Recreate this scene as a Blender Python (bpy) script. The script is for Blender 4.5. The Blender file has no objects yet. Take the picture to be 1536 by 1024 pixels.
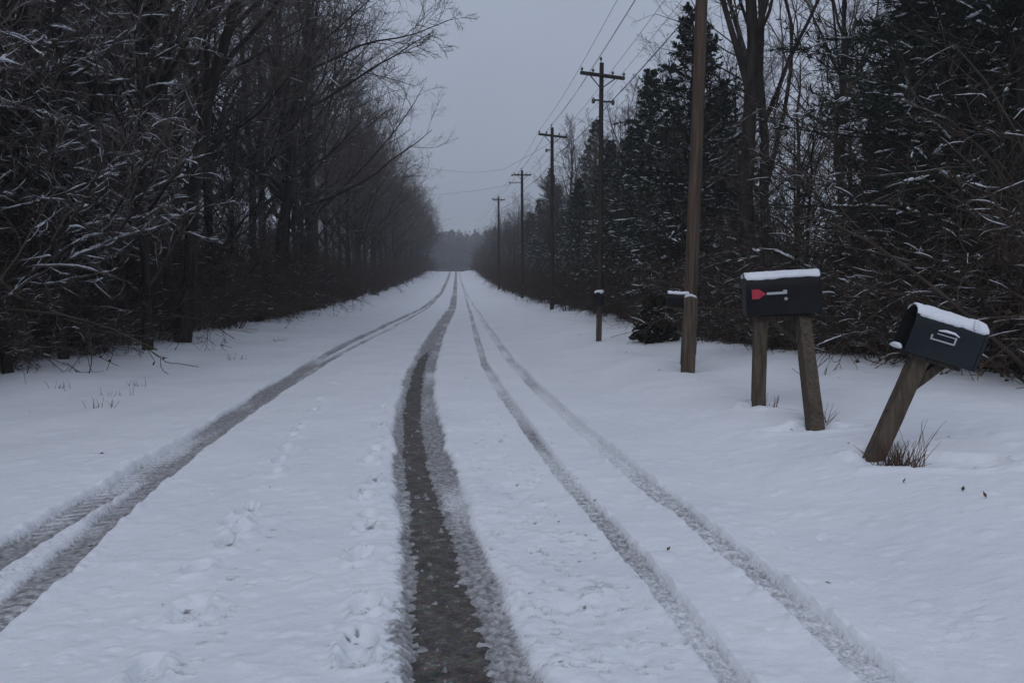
import bpy, math, random
import numpy as np
from mathutils import Vector, Matrix

random.seed(7)
scene = bpy.context.scene
C = scene.collection
R = math.radians

# ------------------------------------------------------------------ camera
F_PX, HOR, VPX = 1150.0, 425.0, 683.0          # focal length, eye level and road direction in the 1536 x 1024 photograph
CAM_H = 1.15
PITCH = math.atan((512 - HOR) / F_PX)
YAW = math.atan((768 - VPX) / F_PX * math.cos(PITCH))
cam_d = bpy.data.cameras.new('camera'); cam = bpy.data.objects.new('camera', cam_d); C.objects.link(cam)
cam.location = (0, 0, CAM_H)
cam.rotation_euler = (R(90) - PITCH, 0, -YAW)
cam_d.sensor_width = 36; cam_d.lens = F_PX * 36 / 1536
cam_d.clip_start = 0.05; cam_d.clip_end = 3000
scene.camera = cam
CM = cam.rotation_euler.to_matrix()

def ray(px, py):
    v = CM @ Vector(((px - 768) / F_PX, (512 - py) / F_PX, -1)); return v / v.y     # scaled to one metre of depth

def at(px, py, d):
    v = ray(px, py); return Vector((v.x * d, d, CAM_H + v.z * d))

# ------------------------------------------------------------------ noise
def _h(ix, iy, s):
    n = (ix.astype(np.int64) * 374761393 + iy.astype(np.int64) * 668265263 + s * 1442695041) & 0xffffffff
    n = ((n ^ (n >> 13)) * 1274126177) & 0xffffffff
    return ((n ^ (n >> 16)) & 0xffff) / 65535.0

def noise(x, y, s=0):
    x = np.asarray(x, float); y = np.asarray(y, float)
    ix = np.floor(x); iy = np.floor(y); fx = x - ix; fy = y - iy
    fx = fx * fx * (3 - 2 * fx); fy = fy * fy * (3 - 2 * fy)
    a = _h(ix, iy, s); b = _h(ix + 1, iy, s); c = _h(ix, iy + 1, s); d = _h(ix + 1, iy + 1, s)
    return (a * (1 - fx) + b * fx) * (1 - fy) + (c * (1 - fx) + d * fx) * fy - 0.5

def fbm(x, y, s=0, o=3):
    v = 0; a = 1.0
    for k in range(o):
        v = v + a * noise(x * 2 ** k, y * 2 ** k, s + k * 17); a *= 0.5
    return v

def sst(a, b, x):
    t = np.clip((x - a) / (b - a), 0, 1); return t * t * (3 - 2 * t)

# ------------------------------------------------------------------ terrain height
_ty = np.arange(-80, 901, 1.0)
_tz = np.interp(_ty, [-80, 35, 60, 100, 150, 172, 230, 300, 400, 470, 900], [0, 0, .4, 1.6, 3.5, 3.6, 1.0, 0, 7, 8, 8])
_k = np.hanning(15); _k /= _k.sum()
_tz = np.convolve(np.pad(_tz, 7, mode='edge'), _k, 'valid')

def xr_edge(d):        # where the right-hand thicket begins
    return np.interp(d, [0, 6.5, 8.3, 10.9, 16, 45, 70, 110, 400], [6.0, 4.9, 4.15, 3.25, 3.2, 3.3, 3.2, 3.2, 3.2])

def zb(x, y):
    z = np.interp(y, _ty, _tz)
    z = z + 0.16 * sst(1.45, 2.6, x) + 0.09 * sst(2.6, 4.2, x) + 0.10 * sst(-3.8, -5.6, -(-x)) * 0
    z = z + 0.10 * sst(3.6, 5.6, -x) + 0.5 * sst(8, 30, np.abs(x))
    return z

def ground_at(px, py):
    v = ray(px, py); d = 1.5
    prev = d
    while d < 400:
        if CAM_H + v.z * d <= float(zb(v.x * d, d)): break
        prev = d; d *= 1.01
    lo, hi = prev, d
    for _ in range(25):
        m = (lo + hi) / 2
        if CAM_H + v.z * m <= float(zb(v.x * m, m)): hi = m
        else: lo = m
    return Vector((v.x * hi, hi, float(zb(v.x * hi, hi))))

# ------------------------------------------------------------------ mesh helpers
def build_mesh(name, parts, mats, smooth=True):
    vs, starts, loops, mi = [], [], [], []
    off = 0; lo = 0
    for p in parts:
        V, Fs = np.asarray(p[0], float), np.asarray(p[1], np.int64)
        if len(Fs) == 0: continue
        m = p[2] if len(p) > 2 else 0
        vs.append(V); k = Fs.shape[1]
        loops.append((Fs + off).ravel()); starts.append(lo + np.arange(len(Fs)) * k)
        mi.append(np.full(len(Fs), m)); lo += Fs.size; off += len(V)
    me = bpy.data.meshes.new(name)
    if vs:
        V = np.concatenate(vs); L = np.concatenate(loops); S = np.concatenate(starts); M = np.concatenate(mi)
        me.vertices.add(len(V)); me.vertices.foreach_set('co', V.astype(np.float32).ravel())
        me.loops.add(len(L)); me.loops.foreach_set('vertex_index', L.astype(np.int32))
        me.polygons.add(len(S)); me.polygons.foreach_set('loop_start', S.astype(np.int32))
        me.polygons.foreach_set('material_index', M.astype(np.int32))
        me.update(calc_edges=True); me.validate()
        if smooth: me.shade_smooth()
        else: me.shade_flat()
    for m in (mats if isinstance(mats, (list, tuple)) else [mats]): me.materials.append(m)
    return me

def obj(name, me, parent=None):
    o = bpy.data.objects.new(name, me); C.objects.link(o)
    if parent is not None: o.parent = parent
    return o

def tag(o, label=None, cat=None, group=None, kind=None):
    if label: o['label'] = label
    if cat: o['category'] = cat
    if group: o['group'] = group
    if kind: o['kind'] = kind
    return o

def empty(name, loc=(0, 0, 0), rot=(0, 0, 0)):
    o = bpy.data.objects.new(name, None); C.objects.link(o); o.location = loc; o.rotation_euler = rot
    o.empty_display_size = .2
    return o

def copy_tree(o, parent=None):
    c = o.copy(); C.objects.link(c); c.parent = parent
    for ch in list(o.children): copy_tree(ch, c)
    return c

def norm(v): return v / np.maximum(np.linalg.norm(v, axis=-1, keepdims=True), 1e-9)

def tubes(P, Rr, sides, cap=False):
    """P (B,n,3) polylines, Rr (B,n) radii -> vertices, quads"""
    B, n = P.shape[:2]
    T = norm(np.gradient(P, axis=1))
    ref = np.where(np.abs(T[:, :1, 2:3]) > 0.75, np.array([1.0, 0.1, 0]), np.array([0, 0.1, 1.0]))
    N = norm(np.cross(T, np.broadcast_to(ref, T.shape))); Bn = np.cross(T, N)
    a = np.arange(sides) / sides * 2 * math.pi
    V = P[:, :, None, :] + Rr[:, :, None, None] * (np.cos(a)[None, None, :, None] * N[:, :, None, :] + np.sin(a)[None, None, :, None] * Bn[:, :, None, :])
    i = np.arange(B)[:, None, None] * n * sides; j = np.arange(n - 1)[None, :, None] * sides; k = np.arange(sides)[None, None, :]
    k2 = (k + 1) % sides
    Fq = np.stack([i + j + k, i + j + k2, i + j + sides + k2, i + j + sides + k], -1).reshape(-1, 4)
    return V.reshape(-1, 3), Fq

def box_part(cx, cy, cz, sx, sy, sz, mat=0, M=None):
    v = np.array([[x, y, z] for x in (-.5, .5) for y in (-.5, .5) for z in (-.5, .5)]) * [sx, sy, sz] + [cx, cy, cz]
    if M is not None: v = np.array([M @ Vector(p) for p in v])
    f = np.array([[0, 1, 3, 2], [4, 6, 7, 5], [0, 4, 5, 1], [2, 3, 7, 6], [0, 2, 6, 4], [1, 5, 7, 3]])
    return (v, f, mat)

def bevel_obj(o, w, seg=2):
    m = o.modifiers.new('bevel', 'BEVEL'); m.width = w; m.segments = seg; m.limit_method = 'ANGLE'; m.angle_limit = R(40)

def disc(center, axis_u, axis_v, r, n):
    a = np.arange(n) / n * 2 * math.pi
    V = np.array(center) + r * (np.cos(a)[:, None] * np.array(axis_u) + np.sin(a)[:, None] * np.array(axis_v))
    return V

# ------------------------------------------------------------------ materials
class NT:
    def __init__(s, m): s.t = m.node_tree; s.n = s.t.nodes
    def add(s, typ, **kw):
        n = s.n.new(typ)
        for k, v in kw.items():
            if k.startswith('i_'): n.inputs[k[2:].replace('_', ' ')].default_value = v
            else: setattr(n, k, v)
        return n
    def link(s, a, b): s.t.links.new(a, b)

def new_mat(name, col, rough=.8, spec=.3):
    m = bpy.data.materials.new(name); m.use_nodes = True
    b = m.node_tree.nodes['Principled BSDF']
    b.inputs['Base Color'].default_value = (*col, 1); b.inputs['Roughness'].default_value = rough
    b.inputs['Specular IOR Level'].default_value = spec
    return m, NT(m), b

def noise_mat(name, c1, c2, scale=8, stretch=(1, 1, 1), rough=.85, spec=.2, bump=.0, bscale=None, randhue=0, detail=5, lo=.35, hi=.65, dist=.02):
    m, n, b = new_mat(name, c1, rough, spec)
    tc = n.add('ShaderNodeTexCoord'); mp = n.add('ShaderNodeMapping'); mp.inputs['Scale'].default_value = stretch
    n.link(tc.outputs['Object'], mp.inputs['Vector'])
    nz = n.add('ShaderNodeTexNoise'); nz.inputs['Scale'].default_value = scale; nz.inputs['Detail'].default_value = detail
    n.link(mp.outputs['Vector'], nz.inputs['Vector'])
    cr = n.add('ShaderNodeValToRGB'); e = cr.color_ramp.elements
    e[0].position = lo; e[0].color = (*c1, 1); e[1].position = hi; e[1].color = (*c2, 1)
    n.link(nz.outputs['Fac'], cr.inputs['Fac'])
    out = cr.outputs['Color']
    if randhue:
        oi = n.add('ShaderNodeObjectInfo'); hs = n.add('ShaderNodeHueSaturation')
        mr = n.add('ShaderNodeMapRange'); mr.inputs['To Min'].default_value = 1 - randhue; mr.inputs['To Max'].default_value = 1 + randhue
        n.link(oi.outputs['Random'], mr.inputs['Value']); n.link(mr.outputs['Result'], hs.inputs['Value'])
        n.link(out, hs.inputs['Color']); out = hs.outputs['Color']
    n.link(out, b.inputs['Base Color'])
    if bump:
        bp = n.add('ShaderNodeBump'); bp.inputs['Strength'].default_value = bump; bp.inputs['Distance'].default_value = dist
        if bscale:
            n2 = n.add('ShaderNodeTexNoise'); n2.inputs['Scale'].default_value = bscale; n2.inputs['Detail'].default_value = 6
            n.link(mp.outputs['Vector'], n2.inputs['Vector']); n.link(n2.outputs['Fac'], bp.inputs['Height'])
        else: n.link(nz.outputs['Fac'], bp.inputs['Height'])
        n.link(bp.outputs['Normal'], b.inputs['Normal'])
    return m

M_bark = noise_mat('bark', (.016, .013, .011), (.046, .038, .032), 6, (1, 1, .25), .9, .15, .6, 18, .25)
M_twig = noise_mat('twig_bark', (.085, .070, .062), (.15, .126, .114), 2, (1, 1, 1), .9, .15, randhue=.25)
M_pale = noise_mat('pale_twig_bark', (.070, .058, .050), (.11, .092, .08), 2, (1, 1, 1), .9, .15, randhue=.2)
M_brush = noise_mat('brush_stem', (.045, .033, .026), (.092, .070, .056), 3, (1, 1, 1), .9, .15, randhue=.3)
M_dryleaf = noise_mat('dry_leaf', (.07, .038, .02), (.13, .075, .042), 9, rough=.85, spec=.2, randhue=.3)
M_needle = noise_mat('needles', (.012, .018, .012), (.034, .046, .028), 3, rough=.75, spec=.25, randhue=.25)
M_cedar = noise_mat('cedar_foliage', (.014, .017, .010), (.036, .036, .020), 3, rough=.8, spec=.2, randhue=.25)
M_clump = noise_mat('branch_snow', (.66, .69, .74), (.80, .82, .86), 14, rough=.7, spec=.25, bump=.3, bscale=40)
M_cap = noise_mat('cap_snow', (.74, .77, .82), (.82, .84, .88), 9, rough=.7, spec=.2, bump=.8, bscale=70, dist=.012)

def wood(name, c1, c2, scale=5, st=(6, 6, .5)):
    return noise_mat(name, c1, c2, scale, st, .85, .2, .5, 10, lo=.3, hi=.7, dist=.012)
M_pole = wood('pole_wood', (.045, .031, .022), (.135, .098, .073), 6, (7, 7, .3))
M_pole_far = wood('dark_pole_wood', (.030, .024, .021), (.06, .05, .043), 4, (5, 5, .35))
M_post = wood('post_wood', (.042, .032, .023), (.115, .090, .068), 4, (9, 9, .7))
M_postd = wood('dark_post_wood', (.028, .022, .017), (.075, .06, .047), 4, (9, 9, .7))
M_iron, _, b_ = new_mat('dark_iron', (.03, .03, .032), .5, .5)
M_wire, _, b_ = new_mat('wire_black', (.07, .07, .075), .6, .3)
M_ins, _, b_ = new_mat('insulator', (.11, .10, .10), .35, .5)
M_black = noise_mat('black_enamel', (.006, .0065, .008), (.011, .012, .0145), 5, rough=.5, spec=.16, bump=.08, bscale=12)
M_grey = noise_mat('slate_enamel', (.010, .014, .018), (.017, .022, .027), 4, rough=.5, spec=.2, bump=.08, bscale=12)
M_inside, _, b_ = new_mat('box_inside', (.015, .015, .016), .7, .2)
M_red = noise_mat('red_paint', (.36, .025, .05), (.46, .035, .065), 30, rough=.5, spec=.35)
M_metal, _, b_ = new_mat('bright_metal', (.42, .43, .45), .45, .5); b_.inputs['Metallic'].default_value = .35
M_grass = noise_mat('dry_grass', (.075, .038, .022), (.15, .088, .052), 8, rough=.85, randhue=.2)

def snow_material():
    m, n, b = new_mat('snow_ground', (.8, .8, .8), .62, .25)
    tc = n.add('ShaderNodeTexCoord')
    at_ = n.add('ShaderNodeAttribute', attribute_name='slush'); al = n.add('ShaderNodeAttribute', attribute_name='litter')
    n1 = n.add('ShaderNodeTexNoise'); n1.inputs['Scale'].default_value = 1.3; n1.inputs['Detail'].default_value = 6; n.link(tc.outputs['Object'], n1.inputs['Vector'])
    n2 = n.add('ShaderNodeTexNoise'); n2.inputs['Scale'].default_value = 38; n2.inputs['Detail'].default_value = 5; n.link(tc.outputs['Object'], n2.inputs['Vector'])
    n3 = n.add('ShaderNodeTexNoise'); n3.inputs['Scale'].default_value = 7; n3.inputs['Detail'].default_value = 8; n3.inputs['Roughness'].default_value = .7; n.link(tc.outputs['Object'], n3.inputs['Vector'])
    c = n.add('ShaderNodeValToRGB'); e = c.color_ramp.elements
    e[0].position = .3; e[0].color = (.73, .755, .80, 1); e[1].position = .7; e[1].color = (.81, .83, .865, 1)
    n.link(n1.outputs['Fac'], c.inputs['Fac'])
    # compacted, dirtied snow in the ruts
    s = n.add('ShaderNodeValToRGB'); e = s.color_ramp.elements
    e[0].position = .34; e[0].color = (.15, .145, .145, 1); e[1].position = .66; e[1].color = (.40, .40, .415, 1)
    n.link(n2.outputs['Fac'], s.inputs['Fac'])
    mx = n.add('ShaderNodeMix', data_type='RGBA'); 
    n5 = n.add('ShaderNodeTexNoise'); n5.inputs['Scale'].default_value = 60; n5.inputs['Detail'].default_value = 6; n5.inputs['Roughness'].default_value = .7; n.link(tc.outputs['Object'], n5.inputs['Vector'])
    gr = n.add('ShaderNodeMath', operation='MULTIPLY_ADD'); gr.inputs[1].default_value = 1.5; gr.inputs[2].default_value = -.75; n.link(n5.outputs['Fac'], gr.inputs[0])
    g2 = n.add('ShaderNodeMath', operation='ADD'); n.link(gr.outputs['Value'], g2.inputs[0]); n.link(at_.outputs['Fac'], g2.inputs[1])
    g3 = n.add('ShaderNodeMapRange', interpolation_type='SMOOTHSTEP'); g3.inputs['From Min'].default_value = .12; g3.inputs['From Max'].default_value = .85; n.link(g2.outputs['Value'], g3.inputs['Value'])
    g4 = n.add('ShaderNodeMapRange'); g4.inputs['From Max'].default_value = .12; n.link(at_.outputs['Fac'], g4.inputs['Value'])
    g5 = n.add('ShaderNodeMath', operation='MULTIPLY'); n.link(g3.outputs['Result'], g5.inputs[0]); n.link(g4.outputs['Result'], g5.inputs[1])
    n.link(g5.outputs['Value'], mx.inputs['Factor']); n.link(c.outputs['Color'], mx.inputs['A']); n.link(s.outputs['Color'], mx.inputs['B'])
    # leaf litter under the trees
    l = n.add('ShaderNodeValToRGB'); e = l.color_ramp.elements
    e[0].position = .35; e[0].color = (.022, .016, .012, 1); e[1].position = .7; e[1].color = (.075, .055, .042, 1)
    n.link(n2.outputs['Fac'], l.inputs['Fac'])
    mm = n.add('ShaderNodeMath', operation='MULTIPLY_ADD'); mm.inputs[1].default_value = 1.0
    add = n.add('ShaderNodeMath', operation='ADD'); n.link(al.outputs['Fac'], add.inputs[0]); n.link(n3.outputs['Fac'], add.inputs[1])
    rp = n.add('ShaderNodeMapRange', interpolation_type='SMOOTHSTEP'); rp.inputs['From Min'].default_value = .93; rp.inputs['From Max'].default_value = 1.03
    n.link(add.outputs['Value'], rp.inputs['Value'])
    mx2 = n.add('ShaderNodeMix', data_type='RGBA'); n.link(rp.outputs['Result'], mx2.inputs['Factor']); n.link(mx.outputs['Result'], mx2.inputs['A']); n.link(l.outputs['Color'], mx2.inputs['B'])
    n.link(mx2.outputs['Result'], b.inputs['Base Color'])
    n4 = n.add('ShaderNodeTexNoise'); n4.inputs['Scale'].default_value = 90; n4.inputs['Detail'].default_value = 4; n.link(tc.outputs['Object'], n4.inputs['Vector'])
    b1 = n.add('ShaderNodeBump'); b1.inputs['Strength'].default_value = .35; b1.inputs['Distance'].default_value = .006; n.link(n4.outputs['Fac'], b1.inputs['Height'])
    b2 = n.add('ShaderNodeBump'); b2.inputs['Strength'].default_value = .5; b2.inputs['Distance'].default_value = .03; n.link(n3.outputs['Fac'], b2.inputs['Height']); n.link(b1.outputs['Normal'], b2.inputs['Normal'])
    n.link(b2.outputs['Normal'], b.inputs['Normal'])
    return m
M_snow = snow_material()

def asphalt_material():
    m, n, b = new_mat('wet_asphalt', (.04, .036, .033), .7, .25)
    tc = n.add('ShaderNodeTexCoord')
    v = n.add('ShaderNodeTexVoronoi'); v.inputs['Scale'].default_value = 110; n.link(tc.outputs['Object'], v.inputs['Vector'])
    nz = n.add('ShaderNodeTexNoise'); nz.inputs['Scale'].default_value = 16; nz.inputs['Detail'].default_value = 8; nz.inputs['Roughness'].default_value = .75; n.link(tc.outputs['Object'], nz.inputs['Vector'])
    c = n.add('ShaderNodeValToRGB'); e = c.color_ramp.elements
    e[0].position = .35; e[0].color = (.040, .033, .027, 1); e[1].position = .6; e[1].color = (.115, .098, .084, 1)
    e2 = e.new(.69); e2.color = (.38, .38, .40, 1)
    n.link(nz.outputs['Fac'], c.inputs['Fac']); 
    g = n.add('ShaderNodeMix', data_type='RGBA', blend_type='OVERLAY'); g.inputs['Factor'].default_value = .45
    n.link(c.outputs['Color'], g.inputs['A']); n.link(v.outputs['Color'], g.inputs['B'])
    hs = n.add('ShaderNodeHueSaturation'); hs.inputs['Saturation'].default_value = .6; n.link(g.outputs['Result'], hs.inputs['Color'])
    n.link(hs.outputs['Color'], b.inputs['Base Color'])
    bp = n.add('ShaderNodeBump'); bp.inputs['Strength'].default_value = .6; bp.inputs['Distance'].default_value = .004
    n.link(v.outputs['Distance'], bp.inputs['Height']); n.link(bp.outputs['Normal'], b.inputs['Normal'])
    return m
M_asphalt = asphalt_material()

# ------------------------------------------------------------------ snow-covered ground with ruts and prints
def track(pts):
    w = [ground_at(*p) for p in pts]
    y = np.array([p.y for p in w]); x = np.array([p.x for p in w])
    o = np.argsort(y); y, x = y[o], x[o]
    y = np.concatenate([[y[0] - 6], y]); x = np.concatenate([[x[0] - (x[1] - x[0]) / (y[2] - y[1]) * 6 * .5], x])
    yy = np.concatenate([np.arange(-6, 14, .1), np.arange(14, 190, 1.0)])
    xx = np.interp(yy, y, x)
    k = np.hanning(13); k /= k.sum()
    xx[:200] = np.convolve(np.pad(xx[:212], 6, mode='edge'), k, 'valid')[:200]
    k = np.hanning(7); k /= k.sum()
    xx[200:] = np.convolve(np.pad(xx, 3, mode='edge'), k, 'valid')[200:]
    return yy, xx

T_L1 = track([(9, 823), (91, 777), (168, 733), (290, 660), (399, 587), (500, 524), (580, 486), (640, 457), (662, 437), (672, 415)])
T_L2 = track([(9, 908), (72, 856), (172, 766), (272, 687), (363, 621), (426, 578), (520, 524), (590, 490), (645, 458), (664, 437), (674, 415)])
T_C = track([(712, 1009), (692, 945), (668, 832), (645, 741), (627, 651), (624, 605), (629, 560), (645, 520), (660, 490), (679, 460), (682, 440), (684, 412)])
T_R1 = track([(1098, 1009), (1036, 934), (979, 864), (926, 802), (860, 728), (800, 655), (755, 590), (727, 545), (713, 500), (706, 470), (697, 440), (690, 415)])
T_R2 = track([(1320, 1009), (1256, 955), (1168, 886), (1106, 834), (1036, 774), (948, 704), (860, 633), (800, 577), (762, 535), (737, 500), (716, 467), (700, 440), (690, 415)])

xs = np.unique(np.round(np.concatenate([
    -np.geomspace(6, 150, 36), np.arange(-6, -2.4, .035), np.arange(-2.4, 1.75, .0135), np.arange(1.75, 5.2, .03), np.geomspace(5.2, 150, 36)]), 5))
ys = np.unique(np.round(np.concatenate([
    np.arange(-60, -4, 4.0), np.arange(-4, 1.5, .12), 1 / np.linspace(1 / 1.5, 1 / 62., 660), np.geomspace(62, 470, 70)]), 5))
X, Y = np.meshgrid(xs, ys)
Z0 = zb(X, Y)
near = sst(60, 12, Y)
Z = Z0 + .035 * fbm(X * .7, Y * .7, 3) * sst(150, 30, Y) + .009 * fbm(X * 4, Y * 3.2, 5) * near + .004 * fbm(X * 17, Y * 17, 9, 2) * sst(25, 8, Y)
Z += .085 * fbm(X * .45, Y * .45, 31) * sst(2, 3.2, np.abs(X + .8))
Z += .018 * np.maximum(0, fbm(X * 9, Y * 9, 77) - .10) + .010 * np.maximum(0, fbm(X * 24, Y * 24, 78, 2) - .22) * sst(30, 8, Y)
slush = np.zeros_like(Z)
FLOOR = -.045                       # the road surface lies this far under the snow

def press(T, hw, depth, sl, tread=0, off=0., ridge=.016, seed=0, period=.075):
    global Z, slush
    xt = np.interp(Y, *T) + off
    slope = np.gradient(T[1], T[0]); cs = 1 / np.sqrt(1 + np.interp(Y, T[0], slope) ** 2)
    w = hw * (1 + .22 * fbm(Y * 2.2 + seed, X * 0 + seed, 41 + seed, 3) + .16 * noise(Y * 14, X * 3, 43 + seed) * sst(30, 6, Y))
    u = (X - xt) * cs / w
    inside = sst(1.08, .86, np.abs(u))
    rm = np.exp(-((np.abs(u) - 1.3) / .25) ** 2)
    lump = np.clip(fbm(X * 22, Y * 22, 51 + seed, 2) + .5, 0, 1.2)
    fade = sst(40, 10, Y)
    target = Z0 - depth + .012 * fbm(X * 13, Y * 13, 55 + seed, 3) * fade
    if tread:
        s = Y + .30 * np.abs(u) * hw * 2
        tr = np.sin(2 * math.pi * (s / period + .35 * noise(Y * 3, X * 3, seed)))
        trd = tr * sst(12, 5, Y) * sst(1.0, .6, np.abs(u)) * np.clip(.55 + 1.4 * noise(X * 5, Y * 2, 61 + seed), 0, 1)
        target = target + tread * tr * sst(11, 5, Y) * sst(1.0, .6, np.abs(u)) * np.clip(.55 + 1.4 * noise(X * 5, Y * 2, 61 + seed), 0, 1)
    if tread: target = np.maximum(target, Z0 - .041)
    Z = Z * (1 - inside) + np.minimum(Z, target) * inside
    Z = Z + ridge * rm * lump * fade * (1 - inside)
    slush = np.maximum(slush, inside * sl * np.clip(.85 + .7 * fbm(X * 3, Y * 1.2, 67 + seed) + (np.clip(-trd, 0, 1) * .35 - np.clip(trd, 0, 1) * .12 if tread else 0), .2, 1.6))

press(T_L1, .095, .036, .85, .004, seed=1)
press(T_L2, .072, .034, .80, .004, seed=2)
# loose, lightly driven-over strip between the two left ruts
xm = (np.interp(Y, *T_L1) + np.interp(Y, *T_L2)) / 2
mid = sst(.22, .10, np.abs(X - xm)); Z = np.where(mid > 0, np.maximum(Z - .010 * mid, Z0 - .040), Z); slush = np.maximum(slush, .26 * mid * np.clip(.6 + fbm(X * 5, Y * 3, 71), 0, 1))
press(T_R1, .052, .036, .60, .009, seed=3, ridge=.012)
press(T_R2, .064, .035, .46, .011, seed=4, ridge=.016, period=.10)
press(T_C, .185, .034, .85, .009, seed=5, ridge=.014, period=.062)
# the strip of that rut worn down to the asphalt
xt = np.interp(Y, *T_C) - .040 - .010 * sst(4, 2.3, Y) + .022 * fbm(Y * 1.1, X * 0, 97)
w = (.078 + .032 * sst(4.2, 2.3, Y)) * (1 + .16 * fbm(Y * 2, X * 0, 81)) * (1 + .35 * noise(X * 30, Y * 26, 83) + .3 * noise(X * 70, Y * 60, 84))
u = np.abs(X - xt) / w
bare = sst(1.25, .7, u) * sst(18, 7, Y)
patch = np.clip(1.6 * fbm(X * 26, Y * 30, 87, 3) - .40, 0, 1) * .06 + np.clip(1.5 * fbm(X * 7, Y * 9, 88, 3) - .42, 0, 1) * .05 * sst(.02, -.08, X - xt)
Z = Z * (1 - bare) + bare * (Z0 + FLOOR - .018 + patch + .006 * fbm(X * 50, Y * 50, 89, 2))
slush = np.maximum(slush, (.95 + .9 * fbm(X * 20, Y * 14, 98, 2)) * sst(2.1, .9, u) * sst(60, 14, Y) )
slush = np.maximum(slush, .55 * sst(1.4, .7, u) * sst(170, 60, Y))

# churned snow between the middle rut and the right-hand ones
ch = sst(.0, .16, X - np.interp(Y, *T_C) - .2) * sst(.0, .15, np.interp(Y, *T_R1) - X - .08) * sst(12, 4, Y)
Z -= ch * (.034 * np.clip(fbm(X * 9, Y * 6, 91, 3) - .13, 0, 1) + .012 * np.clip(fbm(X * 25, Y * 18, 93, 2) - .1, 0, 1))
slush = np.maximum(slush, ch * .35 * np.clip(3 * (fbm(X * 14, Y * 10, 95, 2) - .22), 0, 1))

def dent(px, py, rx, ry, depth, ang=0., sl=.0, rim=.35):
    global Z, slush
    p = ground_at(px, py)
    i0, i1 = np.searchsorted(ys, [p.y - .6, p.y + .6]); j0, j1 = np.searchsorted(xs, [p.x - .6, p.x + .6])
    sx, sy = X[i0:i1, j0:j1] - p.x, Y[i0:i1, j0:j1] - p.y
    c, s = math.cos(ang), math.sin(ang)
    u = (c * sx + s * sy) / rx; v = (-s * sx + c * sy) / ry
    r = np.sqrt(u * u + v * v) * (1 + .3 * noise(sx * 30, sy * 30, int(px)))
    Z[i0:i1, j0:j1] += -depth * sst(1.08, .72, r) + depth * rim * np.exp(-((r - 1.25) / .22) ** 2)
    if depth > 0:
        zz = Z[i0:i1, j0:j1]; f_ = Z0[i0:i1, j0:j1] - .036; k_ = (r < 1.3) & (zz < f_) & (zz > f_ - depth); zz[k_] = f_[k_]
    slush[i0:i1, j0:j1] = np.maximum(slush[i0:i1, j0:j1], sl * sst(1.0, .5, r))

rg = np.random.default_rng(5)
# boot prints up the left side of the road, then beside the middle rut
for (px, py) in [(285, 912), (294, 850), (352, 782), (372, 765), (362, 796), (340, 812), (412, 708), (420, 690), (440, 655), (448, 642), (470, 615), (480, 600), (430, 672), (500, 575), (515, 560), (220, 1003),
                 (535, 985), (548, 905), (540, 830), (550, 790), (556, 770), (560, 722), (545, 745), (566, 675), (556, 690), (572, 640), (575, 610), (585, 580), (590, 560)]:
    sc = 1.0
    dent(px, py, .050 * sc * rg.uniform(.8, 1.2), .085 * rg.uniform(.8, 1.2), .030, rg.uniform(-.3, .3), .30, .5)
    if rg.random() < .6: dent(px + rg.uniform(-6, 8), py - rg.uniform(6, 14), .026, .03, .03, 0, .75)
dent(285, 905, .07, .10, .026, -.3, .08); dent(540, 960, .06, .10, .025, .2, .05); dent(548, 905, .06, .07, .02, .3, .1)
# small paw marks between the ruts on the right
for (px, py) in [(700, 565), (705, 580), (715, 600), (720, 608), (733, 632), (741, 642), (752, 660), (697, 640), (725, 658), (735, 688), (760, 690), (775, 720), (806, 716), (808, 750), (800, 780), (782, 790), (745, 795), (830, 770), (838, 795),
                 (720, 545), (705, 530), (697, 510), (694, 495), (800, 820), (815, 840), (768, 850), (860, 860), (880, 905), (838, 945), (845, 955), (822, 912), (790, 905), (905, 880), (930, 960), (895, 985)]:
    dent(px, py, .022 * rg.uniform(.7, 1.4), .020 * rg.uniform(.7, 1.3), .026, rg.uniform(-1, 1), .85)
for k in range(300):
    py = rg.uniform(545, 1005); t_ = (py - 470) / 540
    if k % 3: px = 690 + 40 * t_ + rg.uniform(0, 1) * (30 + 300 * t_)
    else: px = 585 - 60 * t_ + rg.normal(0, 18) - 250 * t_ * (k % 2)
    dent(px, py, rg.uniform(.006, .016), rg.uniform(.008, .018), .018, rg.uniform(-1, 1), .95)
for k in range(520):
    px, py = rg.uniform(20, 1500), rg.uniform(600, 1000)
    dent(px, py, rg.uniform(.012, .03), rg.uniform(.012, .03), rg.uniform(-.006, .008), 0, 0, .2)
# drifted hollows round the mailbox posts
for (px, py) in [(1137, 607), (1222, 634), (1316, 678)]:
    dent(px, py + 3, .13, .11, .05, 0, 0, .45)
for (px, py, rx, ry) in [(1390, 690, .4, .14), (1215, 640, .3, .1), (1170, 610, .25, .1)]:
    dent(px, py, rx, ry, .03, -.3, 0, .5)

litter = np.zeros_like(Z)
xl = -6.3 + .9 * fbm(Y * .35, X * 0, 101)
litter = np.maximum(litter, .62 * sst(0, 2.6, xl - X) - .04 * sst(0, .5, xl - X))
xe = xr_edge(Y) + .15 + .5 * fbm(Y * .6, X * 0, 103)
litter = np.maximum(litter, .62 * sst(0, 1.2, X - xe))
# faint brown tufts poking through at the wood's edge
ny, nx = X.shape
V = np.stack([X, Y, Z], -1).reshape(-1, 3)
ii = np.arange(ny - 1)[:, None] * nx + np.arange(nx - 1)[None, :]
Fq = np.stack([ii, ii + 1, ii + nx + 1, ii + nx], -1).reshape(-1, 4)
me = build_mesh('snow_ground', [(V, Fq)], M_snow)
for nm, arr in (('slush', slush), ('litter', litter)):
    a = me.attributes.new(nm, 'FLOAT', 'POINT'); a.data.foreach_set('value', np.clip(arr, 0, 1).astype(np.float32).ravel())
ground = obj('ground', me); tag(ground, kind='structure')
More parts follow.
